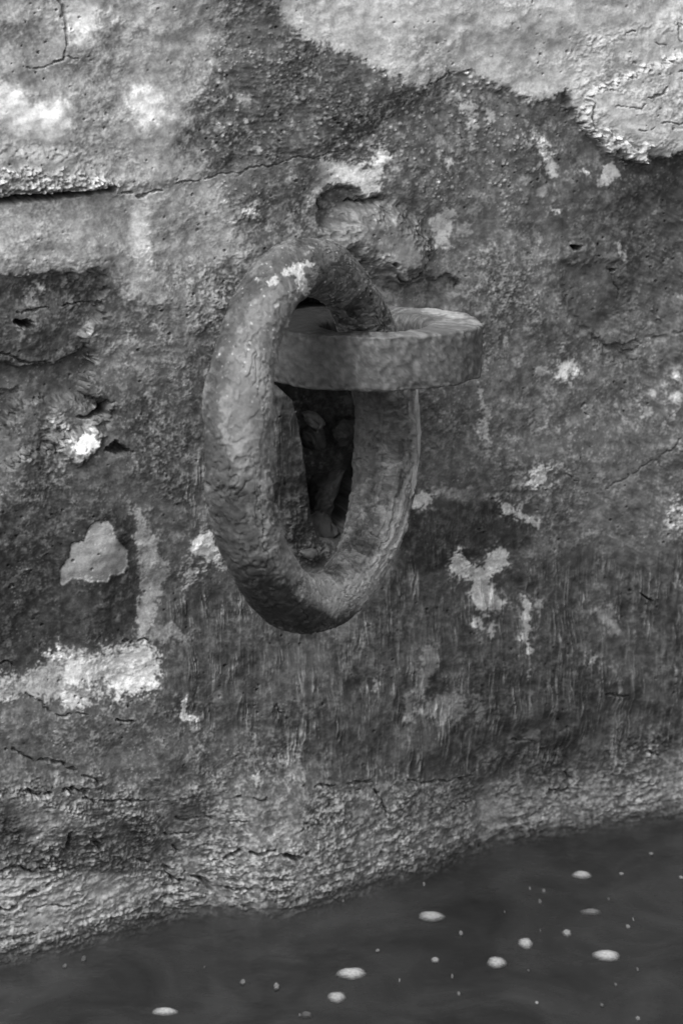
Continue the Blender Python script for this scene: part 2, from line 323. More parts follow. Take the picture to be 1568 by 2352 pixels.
W.paint("625,905 678,905 695,985 704,1060 718,1130 722,1200 690,1270 630,1230", 0.30, 0.95, 8, 5, f=0.9)  # wall strip seen inside the ring: weed fibres, with contact shade in the tone
W.paint("425,1010 478,1010 500,1200 450,1230 420,1130", 0.47, 0.7, 10, 9, f=0.9)
# pale crumbly lumps in the hollow at the left
W.paint("120,935 150,920 240,945 265,935 240,965 170,1000 130,985", 0.47, 0.9, 8, 3, h=0.008)
W.paint("118,980 150,990 170,1000 215,975 235,1000 215,1040 180,1060 150,1055 120,1010", 0.52, 0.9, 8, 3, h=0.006)
W.paint("185,1010 205,990 222,1005 218,1020 200,1032 175,1040 160,1035 158,1018 172,1022", 0.93, 1, 3, 6); W.blob(157, 985, 7, 12, 0.85, 0.9, 3); W.blob(138, 966, 16, 6, 0.72, 0.9, 4)
W.blob(100, 660, 16, 5, 0.70, 0.9, 5, 3, rot=25); W.blob(78, 688, 12, 16, 0.54, 0.8); W.blob(152, 655, 7, 16, 0.50, 0.8); W.blob(212, 645, 14, 10, 0.48, 0.8)
W.blob(58, 775, 8, 8, 0.6, .8, rot=30)
W.T = np.where(W.T < 0.62, 0.42+(W.T-0.45)*1.25, W.T+0.013)
# relief ------------------------------------------------------------------
H = W.H
x, y = W.px, W.py
W.H += 0.010*perlin(x/420, y/420, 31) + 0.006*perlin(x/160, y/160, 32) + 0.0026*W.n80
# the foot of the wall: where it meets the water
WL = P_("-700,2290 -60,2178 0,2166 120,2142 250,2108 380,2066 480,2060 600,2066 700,2048 790,2020 860,1994 960,1966 1100,1908 1200,1890 1300,1872 1400,1860 1568,1836 2300,1715")
wp = np.array([list(water_pt(a_, b_)) for a_, b_ in WL]); gx_, gz_ = GX.ravel(), GZ.ravel()
tgt = np.interp(gx_, wp[:, 0], -wp[:, 1])
kz = 1-sstep(0.03, 0.17, gz_+0.02*W.n80)
W.H = W.H*(1-kz)+tgt*kz
# upper course stands slightly proud of the lower one
W.paint("-900,-900 2400,-900 2400,350 1500,362 1395,345 1330,262 1130,198 962,208 800,330 560,360 420,420 260,432 -900,458", None, h=0.002, soft=14, rough=5)
W.paint(LT, None, h=0.002, soft=40, rough=8)
W.paint(RT, None, h=0.001, soft=7, rough=6)
W.paint('1330,272 1350,220 1420,180 1600,100 2300,0 2300,335 1568,350 1500,362 1440,372 1395,345 1350,312', None, h=0.006, soft=8, rough=8)
W.paint('-900,330 150,345 270,432 -60,450 -900,500', None, h=0.006, soft=22, rough=5)
W.paint("-60,640 70,632 220,622 243,631 240,665 212,695 250,703 240,740 205,760 215,800 226,835 205,870 205,905 228,915 260,930 240,960 200,990 -60,1100", None, h=-0.011, soft=8, rough=6, warp=1.8)
W.paint("0,835 60,850 150,838 205,800 226,835 205,870 205,905 228,915 120,925 60,930 0,1000 -60,1000 -60,830", 0.325, 0.7, 5, 4, h=-0.008, g=0.2)
W.paint("-60,925 60,905 20,1010 -60,1030", 0.28, 0.7, 8, 5, h=-0.006)
W.blob(60, 748, 14, 9, 0.2, 0.8, 4, 3, h=-0.03)
W.paint("195,965 250,930 245,950 215,962", 0.22, 0.8, 3, 2, 0.4, h=-0.03); W.paint("238,1035 262,1012 300,1035 270,1042", 0.24, 0.8, 3, 3, 0.4, h=-0.02)
W.line("150,975 200,960 240,958", 4, 3, 0.008)
W.line("50,722 120,712 150,708 210,700 235,705", 4, 3, 0.006); W.line("0,815 30,820 60,838 110,840 170,832", 5, 3, 0.006)
# the open joint at the upper left
W.line("-900,500 -60,466 0,458 100,449 175,440 255,430", 13, 9, 0.045, 0.12, 0.9, warp=0.35, broken=0)
W.line("255,430 300,440 320,447 380,430 430,415 470,408", 6, 2, 0.006, 0.3, 0.5)
W.line("470,408 560,395 680,360 760,352 820,340", 3, 2, 0.003, 0.3, 0.4)
W.paint("-60,405 60,385 180,395 255,425 120,442 -60,452", 0.58, 0.6, 8, 10, g=1.6, c=1, h=0.003)
W.line("135,0 152,50 150,100 140,135 120,140", 6, 3, 0.004, 0.33, 0.7, 0.5); W.line("60,155 100,150 140,135 200,125", 3, 2, 0.003, 0.34, 0.6)
W.line("1000,190 1030,172 1085,163", 3, 3, 0.006, 0.3, 0.7, 0.4)
W.line("1450,70 1425,78 1410,110 1440,120", 3, 2, 0.004, 0.3, 0.4); W.line("1600,160 1545,158 1528,165 1525,190 1495,215 1480,220", 4, 3, 0.006, 0.28, 0.5)
W.line("1600,270 1540,275 1455,295", 3, 2, 0.005, 0.3, 0.4); W.line("1365,225 1350,250 1360,300 1352,310", 4, 3, 0.006, 0.28, 0.4); W.line("1600,60 1545,55 1560,110 1500,100", 2.5, 2, 0.003, 0.35, 0.4); W.line("1400,245 1460,240 1500,215", 2.5, 2, .003, .35, .4)
W.line("1568,320 1560,345 1568,360", 5, 4, 0.006, 0.2, 0.6)
W.paint("1280,215 1300,205 1308,240 1290,250", 0.3, 0.8, 4, 5, h=-0.006)
W.paint("1355,305 1385,300 1405,318 1425,325 1445,335 1475,330 1470,360 1435,368 1425,345 1390,340 1365,322", 0.80, 0.85, 4, 8, g=1.3, h=0.006)
# hollow above the ring and the rounded stone below it
W.paint("735,470 760,440 800,425 835,450 870,455 885,462 860,475 820,470 800,500 770,510 750,530 735,510", 0.33, 0.9, 8, 4, h=-0.010, g=0.4)
W.line("760,435 745,470 738,500", 5, 4, 0.01); W.line("800,470 850,460 880,458", 5, 3, 0.012, 0.2, 0.6)
idx, m = W.mask("770,560 790,510 840,485 900,490 950,520 972,570 960,620 900,640 840,600", 34, 3); W.H[idx] += 0.024*m; W.G[idx] *= 1-0.6*m; W.T[idx] += (0.46-W.T[idx])*m*0.7
W.line("890,600 905,635 925,642 950,636 975,610 985,560", 6, 3, 0.012, 0.25, 0.6); W.line("860,470 920,500 960,540 985,600", 4, 2, 0.004)
W.paint("985,640 1020,630 1050,645 1040,675 1010,690 985,670", 0.34, 0.8, 7, 5, h=-0.008)
W.line("1048,640 1042,670", 5, 4, 0.008, .25, .5)
W.paint("1308,563 1335,566 1330,575 1316,576", 0.10, 0.9, 2, 1.5, 0.3, h=-0.03); W.blob(1404, 620, 5, 4, .15, .8, 2, 2, h=-0.012)
W.line("1395,612 1420,660 1425,690", 4, 2, 0.004, .3, .4); W.line("1290,660 1310,720 1345,755 1400,800 1460,810", 14, 10, 0.003)
W.line("1505,715 1520,735 1545,738", 5, 3, -0.003, 0.52, 0.8, 0.2)
W.line("1345,930 1330,940 1352,955", 3, 2, 0.005); W.line("1295,1085 1325,1105", 3, 2, .004)
W.paint("1380,790 1470,800 1460,840 1400,835", 0.33, 0.7, 12, 10, h=-0.005)
W.line("1420,800 1560,770 1640,740", 12, 8, .003); W.line("1390,1120 1480,1070 1560,1010", 3, 2, .003, .33, .5)
W.line("1465,1358 1475,1370 1500,1382", 5, 2, 0.012, 0.15, 0.7, 0.3)
W.blob(655, 1112, 3, 4, .1, .9, 1.5, 1, h=-0.01)
# the hole broken into the wall round the eye bolt
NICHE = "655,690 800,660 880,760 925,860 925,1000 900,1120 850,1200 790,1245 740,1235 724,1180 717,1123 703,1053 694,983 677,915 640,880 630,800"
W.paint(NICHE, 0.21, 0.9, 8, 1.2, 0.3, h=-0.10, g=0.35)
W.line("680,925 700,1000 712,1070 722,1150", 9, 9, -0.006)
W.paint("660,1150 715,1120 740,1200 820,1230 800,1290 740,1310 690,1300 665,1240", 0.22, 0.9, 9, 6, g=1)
# ledges and cracks in the lower zone
for s_, w0, w1, dp in [("50,1812 90,1820 150,1815 200,1828 260,1840 350,1836", 6, 3, .010), ("100,1810 190,1810 215,1838", 3, 7, .01), ("520,1818 560,1828 600,1830", 3, 4, .005),
    ("410,1890 480,1880 500,1890 560,1880", 4, 3, .007), ("360,1925 430,1925 478,1925", 4, 3, .007), ("500,1980 520,1965 560,1948 620,1942 660,1955 690,1940", 7, 5, .013),
    ("620,1940 645,1955 665,1960 685,1945", 8, 6, .014), ("380,2012 415,2030 440,2040", 8, 8, .013), ("445,2015 470,2030 490,2048", 7, 8, .013), ("510,2042 560,2035 580,2030", 5, 4, .008),
    ("0,2087 40,2082 60,2060 90,2045", 6, 7, .014), ("110,2040 115,2010 100,1990", 6, 5, .012), ("0,2000 50,1995 80,2000", 6, 4, .010), ("150,1960 160,1930 158,1910", 9, 7, .014),
    ("0,2160 60,2150 110,2130", 4, 4, .008), ("60,2095 110,2080 200,2082", 3, 3, .004), ("410,1960 430,1975 440,1985", 5, 4, .01), ("330,1985 380,1995 410,2020", 7, 6, .012),
    ("210,1925 225,1938 230,1950", 9, 8, .016), ("800,1812 860,1815 880,1828 883,1865 890,1872", 4, 5, .009), ("720,1806 830,1796 860,1800", 3, 4, .006),
    ("950,1798 1000,1808 1060,1806 1100,1800", 4, 4, .006), ("1040,1880 1100,1868 1140,1870 1180,1860 1220,1830", 5, 4, .009), ("1060,1860 1110,1855", 6, 5, .01), ("1300,1838 1330,1845 1345,1830", 5, 5, .010),
    ("1335,1800 1345,1810", 7, 6, .012), ("1400,1600 1430,1607 1455,1608", 6, 4, .011), ("1190,1710 1240,1712", 5, 3, .007), ("1100,1790 1160,1760 1220,1700", 3, 3, .003),
    ("265,1648 275,1655 298,1652", 4, 4, .012), ("420,1755 416,1765", 4, 4, .012), ("640,1620 645,1640 660,1650", 3, 3, .005), ("285,1470 330,1466 345,1472", 4, 3, .006),
    ("0,1530 20,1522 60,1535", 4, 3, .006), ("0,1700 60,1740 140,1750 220,1790", 5, 4, .006), ("60,1590 130,1640 200,1640", 5, 3, .004), ("25,1350 32,1345", 6, 5, .01),
    ("1500,1740 1540,1750", 4, 2, .006)]:
    W.line(s_, w0, w1, dp, 0.24, 0.55)
# texture by zone -------------------------------------------------------
a5, a10, a20 = W.n5, W.n10, W.n20
fb = 0.5*a20+0.6*a10+0.55*a5+0.3*perlin(x/3.1, y/3.1, 29)
n3 = perlin(x/3.4+11, y/4.2, 21); n7 = perlin(x/7.5, y/7.5+3, 22); n14 = perlin(x/14, y/14, 23)
rg = 1-np.abs(perlin(x/16+W.wx*0.03, y/11, 24))*2.2                 # ridges: little crusts and ledges
fine = sstep(-0.35, 0.55, 0.6*W.n40+0.4*W.n20+0.8*perlin(x/150, y/150, 26))
G = np.clip(W.G, 0, 2)*(0.35+0.95*fine)
W.H += G*(0.0002*a5+0.00025*n7+0.0003*n14+0.0001*n3+0.00028*sstep(0, .3, fb)) + 0.0006*a20 + 0.0012*W.n40
W.T += 0.035*W.n40+0.04*a20 + (0.3+G)*(0.025*a10+0.03*a5+0.05*n3+0.02*n7) + (0.05+G)*(0.08*sstep(0.0, 0.32, fb)-0.04)-0.05*(0.1+G)*sstep(0.15, 0.4, -fb)
zig = W.C*(0.6+0.6*W.n80)
cr = perlin(x/48+0.05*W.wx, (y+0.25*x)/13, 25)+0.35*perlin(x/17, y/9, 27)
W.H += zig*(0.0026*sstep(-0.2, 0.3, cr)+0.0012*rg+0.0012*sstep(0, .2, fb))
W.T += zig*0.06*(sstep(-0.15, 0.25, cr)-0.5)+zig*0.10*(sstep(-0.1, 0.2, fb)-0.5)
# hanging fibres of dried weed
fx = x + 7*perlin(x/50, y/90, 41)+2.5*perlin(x/15, y/26, 42)
f1 = 1-np.abs(perlin(fx/10, y/210, 43))*6.5; f2 = 1-np.abs(perlin(fx/7+50, y/110, 44))*5.0; f3 = perlin(fx/13, y/120, 45)
Fw = np.clip(W.F, 0, 1)*(0.45+0.9*sstep(-0.35, 0.35, perlin(x/70, y/110, 46)))
fib = (np.clip(f1, 0, 1)*sstep(-.3, .3, perlin(x/20, y/110, 61))+np.clip(f2, 0, 1)*0.8*sstep(-.2, .3, perlin(x/25, y/90, 62))-0.25)
W.H += Fw*(0.0010*fib+0.0008*f3); W.T += Fw*(0.20*fib+0.035*f3)
# brushed diagonal grain at the upper right, curved grain at upper centre
dg = perlin((x+y*1.9)/60, (y-0.55*x)/7, 47)
dw = sstep(1350, 1450, x)*sstep(380, 460, y)*(1-sstep(1250, 1400, y)); W.T += dw*0.03*dg; W.H += dw*0.0004*dg
dg2 = perlin((x)/50, (y+0.28*(x-600)**2/300*0.6)/7, 48)
dw2 = sstep(470, 560, x)*(1-sstep(900, 1000, x))*sstep(60, 160, y)*(1-sstep(360, 400, y)); W.T += dw2*0.03*dg2; W.H += dw2*0.0004*dg2
W.T += (1-sstep(430, 640, x))*(1-sstep(560, 680, y))*0.05*perlin((x*.5+y)/70, (x-.5*y)/8, 64)
mo = perlin(x/75, y/95, 65)+0.45*W.n20+0.4*a10+0.25*a5; mo2 = perlin(x/38+5, y/50, 66)+0.5*a10+0.4*a5
dk = 1-sstep(0.5, 0.62, W.T)
W.T += dk*(0.035*sstep(0.12, 0.5, mo)-0.03*sstep(0.15, 0.6, -mo)+0.06*sstep(0.45, 0.62, mo2)*(1-0.6*np.clip(W.F, 0, 1)))
# lichen / barnacle specks
sp1 = spots(x/17, y/17, 51, 0.45, 0.08, 0.33); sp2 = spots(x/9, y/9, 52, 0.35, 0.10, 0.34); sp3 = spots(x/34, y/34, 53, 0.3, 0.1, 0.3)
zs = sstep(-0.1, 0.5, perlin(x/110, y/110, 54)+0.25)
zone = sstep(440, 520, x)*(1-sstep(1180, 1300, x))*(1-sstep(420, 560, y))*(W.T < 0.6)
W.T += zone*(0.7*zs+0.3)*(0.24*sp1+0.2*sp2+0.16*sp3); W.H += zone*(0.0012*sp1+0.0006*sp2)
rest = (1-zone)*(W.T < 0.62)*(1-np.clip(W.F, 0, 1)*0.6)*sstep(0.0, 0.5, perlin(x/90, y/90, 55)+0.1)
W.T += rest*(0.16*sp2+0.12*sp1)
pits = spots(x/23+9, y/23, 56, 0.35, 0.05, 0.16)*sstep(0, 0.5, perlin(x/120, y/120, 57)+0.2)
W.H -= 0.004*pits; W.T -= 0.07*pits
W.T = np.clip(W.T, 0.08, 0.95)
wet = 1-sstep(-0.07, 0.008, gz_+0.004*a20); W.T += (0.15-W.T)*wet*0.95
Hd = W.H.reshape(nz, nx)
V = np.stack([GX, -Hd, GZ], -1).reshape(-1, 3)
V[:, 2] += 0.0
m_wall = node_mat('weathered_stone', 0.85, 0.35, amp=0.36)
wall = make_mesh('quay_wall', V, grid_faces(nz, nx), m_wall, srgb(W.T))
tag(wall, 'weathered stone quay wall with peeling lime wash, dark weed stains and an open joint, rising from the water', 'wall')

# ------------------------------------------------------------------ water
m = bpy.data.materials.new('murky_water'); m.use_nodes = True; t = m.node_tree; N = t.nodes; L = t.links
b = N['Principled BSDF']; b.inputs['Base Color'].default_value = (.02, .02, .02, 1); b.inputs['Roughness'].default_value = 0.16; b.inputs['IOR'].default_value = 1.33
tc = N.new('ShaderNodeTexCoord'); mp = N.new('ShaderNodeMapping'); mp.inputs['Scale'].default_value = (1, 1, 1); mp.inputs['Rotation'].default_value = (0, 0, PSI)
n1 = N.new('ShaderNodeTexNoise'); n1.inputs['Scale'].default_value = 9; n1.inputs['Detail'].default_value = 4
n2 = N.new('ShaderNodeTexNoise'); n2.inputs['Scale'].default_value = 8; n2.inputs['Detail'].default_value = 5; n2.inputs['Roughness'].default_value = .6; n2.inputs['Distortion'].default_value = 1.0
L.new(tc.outputs['Object'], mp.inputs[0]); L.new(mp.outputs[0], n1.inputs['Vector']); L.new(mp.outputs[0], n2.inputs['Vector'])
bp = N.new('ShaderNodeBump'); bp.inputs['Strength'].default_value = 0.35; bp.inputs['Distance'].default_value = 0.02
L.new(n1.outputs[0], bp.inputs['Height']); L.new(bp.outputs[0], b.inputs['Normal'])
mr = N.new('ShaderNodeMapRange'); mr.inputs['From Min'].default_value = .3; mr.inputs['From Max'].default_value = .7; mr.inputs['To Min'].default_value = 0.014; mr.inputs['To Max'].default_value = 0.036
L.new(n2.outputs[0], mr.inputs['Value']); cc = N.new('ShaderNodeCombineColor')
for i in range(3): L.new(mr.outputs[0], cc.inputs[i])
L.new(cc.outputs[0], b.inputs['Base Color'])
at = N.new('ShaderNodeAttribute'); at.attribute_name = 'opacity'; L.new(at.outputs['Fac'], b.inputs['Alpha'])
# grid: fine near the wall so that it clears only in the shallows
WX = lines(x0-0.1, x1+0.1, 0.012, -40, 40); WYd = np.concatenate([np.linspace(-0.12, 0.12, 80), np.linspace(0.13, 0.9, 50), np.geomspace(1, 60, 24)])
gx, gy = np.meshgrid(WX, WYd, indexing='ij')
foot = np.interp(WX, X, Hd[np.argmin(np.abs(Z))])
op = sstep(-0.004, 0.075, gy - foot[:, None] + 0.006*perlin(gx*30, gy*30, 71))
zz = 0.0012*perlin(gx*7, gy*7, 72)*np.exp(-gy*0.2)
VV = np.stack([gx, -gy, zz], -1).reshape(-1, 3)
water = make_mesh('water', VV, grid_faces(len(WX), len(WYd)), m, None, extra=[('opacity', op)])
tag(water, kind='structure')

# ------------------------------------------------------------------ eye bolt
m_iron = node_mat('weathered_iron', 0.7, 0.4, amp=0.22)
m_rust = node_mat('scaled_rust', 0.75, 0.4, amp=0.28, scale=0.9)
eye_c = wall_pt(853, 797, 0.115)
dep_e = (eye_c-cam_pos).dot(fwd); pxm = dep_e/FD
RO = 250*pxm; HH = 0.5*121*pxm/0.967
TILT = Matrix.Rotation(R_(-5.5), 3, right)
bolt = empty('eye_bolt', wall_pt(760, 735, 0.0)); tag(bolt, 'thick iron eye bolt lying flat out of the wall, threaded by the big ring', 'eye bolt')
NA, = (360,)
th = np.linspace(0, 2*np.pi, NA, endpoint=False)
prof = []
ri = 0.53
def arcpts(cx, cz, r, a0, a1, n): return [(cx+r*math.cos(a), cz+r*math.sin(a)) for a in np.linspace(R_(a0), R_(a1), n)]
bw_ = 0.035  # bevel, in units of outer radius
hh = HH/RO
prof += [(1.0, z_) for z_ in np.linspace(-hh+bw_, hh-bw_, 26)]
prof += arcpts(1-bw_, hh-bw_, bw_, 8, 90, 6)
prof += [(r_, hh) for r_ in np.linspace(1-bw_, ri+0.10, 20)[1:]]
prof += arcpts(ri+0.09, hh-0.09, 0.09, 95, 178, 8)
prof += [(ri, z_) for z_ in np.linspace(hh-0.1, -hh+0.1, 10)]
prof += arcpts(ri+0.06, -hh+0.06, 0.06, 182, 265, 5)
prof += [(r_, -hh) for r_ in np.linspace(ri+0.08, 1-bw_, 8)]
prof += arcpts(1-bw_, -hh+bw_, bw_, 272, 352, 5)
prof = np.array(prof); NP = len(prof)
TH, PR = np.meshgrid(th, prof[:, 0], indexing='ij'); _, PZ = np.meshgrid(th, prof[:, 1], indexing='ij')
# eye local axes: X' = right, Y' = horizontal towards the camera
nearv = -Vector((fwd.x, fwd.y, 0)).normalized()
inn = np.clip((1-PR)/(1-ri), 0, 1); PR = PR+inn*(0.15*np.clip(np.sin(TH), 0, 1)-0.05*np.clip(np.cos(TH), 0, 1)-0.10*np.clip(-np.cos(TH)-0.2, 0, 1)-0.10*np.clip(-np.sin(TH), 0, 1))
xs, ys = np.cos(TH)*PR, np.sin(TH)*PR
# the loop draws out towards the shank (away from the camera and to the left)
pull = np.clip(-(ys*0.85)-xs*0.5-0.35, 0, 1); 
zsq = PZ + 0.010*perlin(TH*3, PR*6, 81)+0.006*perlin(TH*9, PZ*9, 82)
lip = np.exp(-((TH-R_(12))/0.30)**2)*np.exp(-((PZ-hh)/0.06)**2)*(PR > 0.95)
rad = 1+0.012*np.sin(3*TH+1)+0.008*perlin(TH*5, PZ*4, 83)+0.012*lip
zsq = zsq-0.05*np.clip(PR-0.8, 0, 1)*(PZ > 0)*(1+np.cos(TH))*0.5
LX, LY, LZ = xs*rad*RO, ys*rad*RO*0.93, zsq*RO
loc = np.stack([LX, LY, LZ], -1).reshape(-1, 3)
B = np.array([list(TILT @ right), list(TILT @ nearv), list(TILT @ Vector((0, 0, 1)))])
EV = loc @ B + np.array(eye_c)
epx, epy = project(EV)
E = Field(epx, epy, 0.33)
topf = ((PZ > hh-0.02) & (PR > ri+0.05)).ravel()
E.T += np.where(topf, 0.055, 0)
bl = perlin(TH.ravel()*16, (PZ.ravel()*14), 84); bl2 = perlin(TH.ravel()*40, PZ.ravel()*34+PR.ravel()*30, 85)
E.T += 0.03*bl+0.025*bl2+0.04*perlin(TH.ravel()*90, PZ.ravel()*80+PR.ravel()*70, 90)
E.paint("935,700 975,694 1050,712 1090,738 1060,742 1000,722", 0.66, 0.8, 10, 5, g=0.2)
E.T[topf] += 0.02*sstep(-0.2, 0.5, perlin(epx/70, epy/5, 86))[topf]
E.paint("640,760 830,770 818,800 812,850 822,900 640,900", 0.24, 0.8, 14, 5)  # ring's shadow on the left of the eye's front face, painted into the tone
E.paint("600,680 830,680 850,765 600,765", 0.24, 0.8, 14, 5)  # shaded left part of the eye's top, darkened in the tone
sc_ = spots(TH.ravel()*9, PZ.ravel()*10, 87, 0.5, 0.15, 0.45); E.T += 0.03*sc_
nrm = np.stack([np.cos(TH), np.sin(TH), TH*0], -1).reshape(-1, 3) @ B
edge = np.exp(-((np.abs(PZ.ravel())-hh+0.03)/0.03)**2)
bl3 = perlin(TH.ravel()*7, PZ.ravel()*6, 91)
EV += nrm*((0.0006*bl2+0.0008*bl+0.0008*bl3-0.0022*edge*sstep(0, .3, perlin(TH.ravel()*13, PZ.ravel()*3, 92)))[:, None]); EV[:, 2] += 0.0008*perlin(EV[:, 0]*30, EV[:, 1]*30, 93)+0.0005*perlin(EV[:, 0]*110, EV[:, 1]*110, 94)
E.T += 0.06*sstep(0.05, 0.3, bl+0.5*bl2)-0.05*sstep(0.1, 0.35, -bl3+0.4*bl2)
E.paint('600,680 838,680 846,768 600,768', 0.10, 0.9, 10, 4, 0.2); E.paint('640,764 800,766 760,900 640,900', 0.20, 0.5, 40, 5)  # painted shade deepened again on the left top and left front
E.T += 0.03*perlin(EV[:, 0]*160, EV[:, 1]*160+EV[:, 2]*120, 95)
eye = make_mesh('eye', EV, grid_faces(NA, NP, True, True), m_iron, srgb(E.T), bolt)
# shank: squarish bar that leaves the back of the eye and enters the broken hole
a = Vector(eye_c) + (TILT @ nearv)*(-0.60*RO) + right*(-0.55*RO)
bpt = wall_pt(700, 735, -0.09); ax = (bpt-a); ln = ax.length; ax.normalize()
s1 = ax.cross(Vector((0, 0, 1))).normalized(); s2 = s1.cross(ax)
ns, nc = 60, 48; SV = []
for i in range(ns):
    q = i/(ns-1); w_, h_ = (0.042-0.012*q), HH*(0.93-0.25*q)
    for j in range(nc):
        an = 2*math.pi*j/nc; c, s_ = math.cos(an), math.sin(an)
        e = 0.45; SV.append(a+ax*(ln*q)+s1*(w_*math.copysign(abs(c)**e, c))+s2*(h_*math.copysign(abs(s_)**e, s_)))
SV = np.array([list(v) for v in SV]); SV += 0.0015*perlin(SV[:, 0]*90, SV[:, 2]*90+SV[:, 1]*70, 88)[:, None]
make_mesh('shank', SV, grid_faces(ns, nc, False, True), m_rust, srgb(np.full(len(SV), 0.33)+0.04*perlin(SV[:, 0]*200, SV[:, 2]*200, 89)), bolt)

# ------------------------------------------------------------------ mooring ring
hole_dep = (wall_pt(845, 750, 0.115)-cam_pos).dot(fwd)
RC0 = 390
dep_c = hole_dep-0.115
R = RC0*dep_c/FD
rc = depth_pt(722, 1003, dep_c)
cosn = 0.43
e1 = (right*cosn + fwd*math.sqrt(1-cosn**2)).normalized(); e2 = up.copy(); en = e1.cross(e2)
N1, N2 = 1500, 300
T1, T2 = np.meshgrid(np.linspace(0, 2*np.pi, N1, endpoint=False), np.linspace(0, 2*np.pi, N2, endpoint=False), indexing='ij')
c1, s1_ = np.cos(T1), np.sin(T1)
E1, E2, EN, RCn = map(lambda v: np.array(v), (e1, e2, en, rc))
radial = c1[..., None]*E1+s1_[..., None]*E2
ctr = RCn+R*radial*(1+0.012*np.sin(2*T1+0.6)+0.01*np.sin(3*T1+2))[..., None]
nr = np.cos(T2)[..., None]*radial+np.sin(T2)[..., None]*EN
r0 = 0.0290
deg = np.degrees(T1)
# worn thinner where it bears on the eye, thicker on the outer lower part
thick = 1-0.10*np.exp(-((deg-48)/22)**2)+0.03*np.cos(T1-np.pi*1.2)+0.17*np.exp(-((((deg+180)%360)-182)/26)**2)-0.09*np.exp(-((deg-322)/22)**2)-0.10*np.exp(-((deg-270)/35)**2)-0.05*np.exp(-((deg-95)/30)**2)
TN = (T1-R_(48)) % (2*np.pi)
arc, cir = T1*R*1000, T2*r0*1000          # in mm
# noise on the tube, seamless by sampling the torus in 3-D folded planes
base_pt = ctr+nr*r0
q0 = (base_pt-RCn)*1000
u_, v_, w_ = q0@E1, q0@E2, q0@EN
def tn(s, k, st=1.0):                       # stretched along the bar by st
    th_ = TN*R*1000/(s*st); 
    a_ = perlin(th_, np.cos(T2)*r0*1000/s+np.sin(T2)*r0*1000/s*0.3+k*7, 100+k)
    b_ = perlin(th_+31, np.sin(T2)*r0*1000/s-np.cos(T2)*r0*1000/s*0.3+k*13, 200+k)
    ww = np.sin(T2)**2
    return a_*ww+b_*(1-ww)
t40, t22, t12, t7, t4, t2 = tn(40, 1, 1.6), tn(22, 2, 1.3), tn(12, 3), tn(7, 4), tn(4, 5), tn(2.2, 6)
lump = sstep(0.0, 0.35, t12+0.5*t7)         # flat-topped rust blisters with eaten edges
scale_ = sstep(-0.05, 0.12, t22+0.35*t7)
ter = sstep(-0.02, 0.05, t12+0.45*t7+0.2*t4); ter2 = sstep(0.08, 0.13, t22+0.35*t7+0.15*t4); ter3 = sstep(0.1, 0.16, -t22+0.4*t12+0.2*t4)
h = 0.0034*t40+0.0015*t22+0.0003*ter+0.0007*ter2+0.0008*ter3+0.0003*t7+0.00022*t4+0.0002*t2
cr1 = np.abs(perlin(TN*R*1000/55+0.3*t12, (np.cos(T2)*2.1+np.sin(T2)*1.4)*4+0.4*t7, 120)); crk = (1-sstep(0.02, 0.07, cr1))*sstep(0.0, 0.35, t40+t22*.5+.05)
h -= 0.0016*crk
pit = spots(TN.ravel()*R*1000/9, (T2*r0*1000/9).ravel(), 121, 0.5, 0.12, 0.4).reshape(T1.shape)*sstep(-0.1, 0.4, t40)
h -= 0.0016*pit
lw = np.exp(-((deg-215)/38)**2)
h += lw*(0.0011*sstep(-0.05, 0.15, tn(19, 9))+0.0003*t7)
# the far limb: lengthwise laminations splitting off
lam_w = np.clip(np.cos(T1-R_(-8)), 0, 1)**1.5
lam = perlin(TN*R*1000/75+0.3*t12, np.cos(T2+0.6)*r0*1000/3.4+0.8*t12, 122)
lam2 = perlin(TN*R*1000/60+9, np.sin(T2+0.6)*r0*1000/5.0+0.6*t12, 123)
h += lam_w*(0.0020*sstep(-0.1, 0.02, lam)+0.0014*sstep(0, 0.08, lam2)-0.0015)
RV = (ctr+nr*(r0*thick+h)[..., None]).reshape(-1, 3)
rpx, rpy = project(RV)
K = Field(rpx, rpy, 0.345)
K.T += (0.05*t40+0.04*t22+0.035*t12+0.035*t7+0.04*t4+0.05*t2).ravel()
K.T += (0.05*(ter-0.5)+0.05*(ter2-0.5)-0.05*ter3-0.09*crk-0.07*pit).ravel()
K.T += (lam_w*0.05*lam).ravel()
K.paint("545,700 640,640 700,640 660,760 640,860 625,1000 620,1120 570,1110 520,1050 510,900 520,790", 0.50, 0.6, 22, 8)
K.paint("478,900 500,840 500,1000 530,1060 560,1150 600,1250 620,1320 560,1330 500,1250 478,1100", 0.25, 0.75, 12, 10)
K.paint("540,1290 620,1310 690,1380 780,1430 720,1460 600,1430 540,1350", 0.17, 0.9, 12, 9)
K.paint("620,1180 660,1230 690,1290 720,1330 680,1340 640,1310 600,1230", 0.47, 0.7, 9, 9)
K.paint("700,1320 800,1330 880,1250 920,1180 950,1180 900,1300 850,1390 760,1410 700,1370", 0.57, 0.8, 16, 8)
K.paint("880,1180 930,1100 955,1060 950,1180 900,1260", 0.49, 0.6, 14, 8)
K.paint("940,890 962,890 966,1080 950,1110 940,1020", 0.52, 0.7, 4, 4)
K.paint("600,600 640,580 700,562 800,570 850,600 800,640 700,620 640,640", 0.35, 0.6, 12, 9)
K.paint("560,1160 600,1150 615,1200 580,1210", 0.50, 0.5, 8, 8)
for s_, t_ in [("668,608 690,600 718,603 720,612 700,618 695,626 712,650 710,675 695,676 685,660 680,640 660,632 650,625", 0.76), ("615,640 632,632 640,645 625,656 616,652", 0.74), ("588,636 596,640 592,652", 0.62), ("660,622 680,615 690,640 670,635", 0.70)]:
    K.paint(s_, t_, 0.9, 3, 6, 0.6)
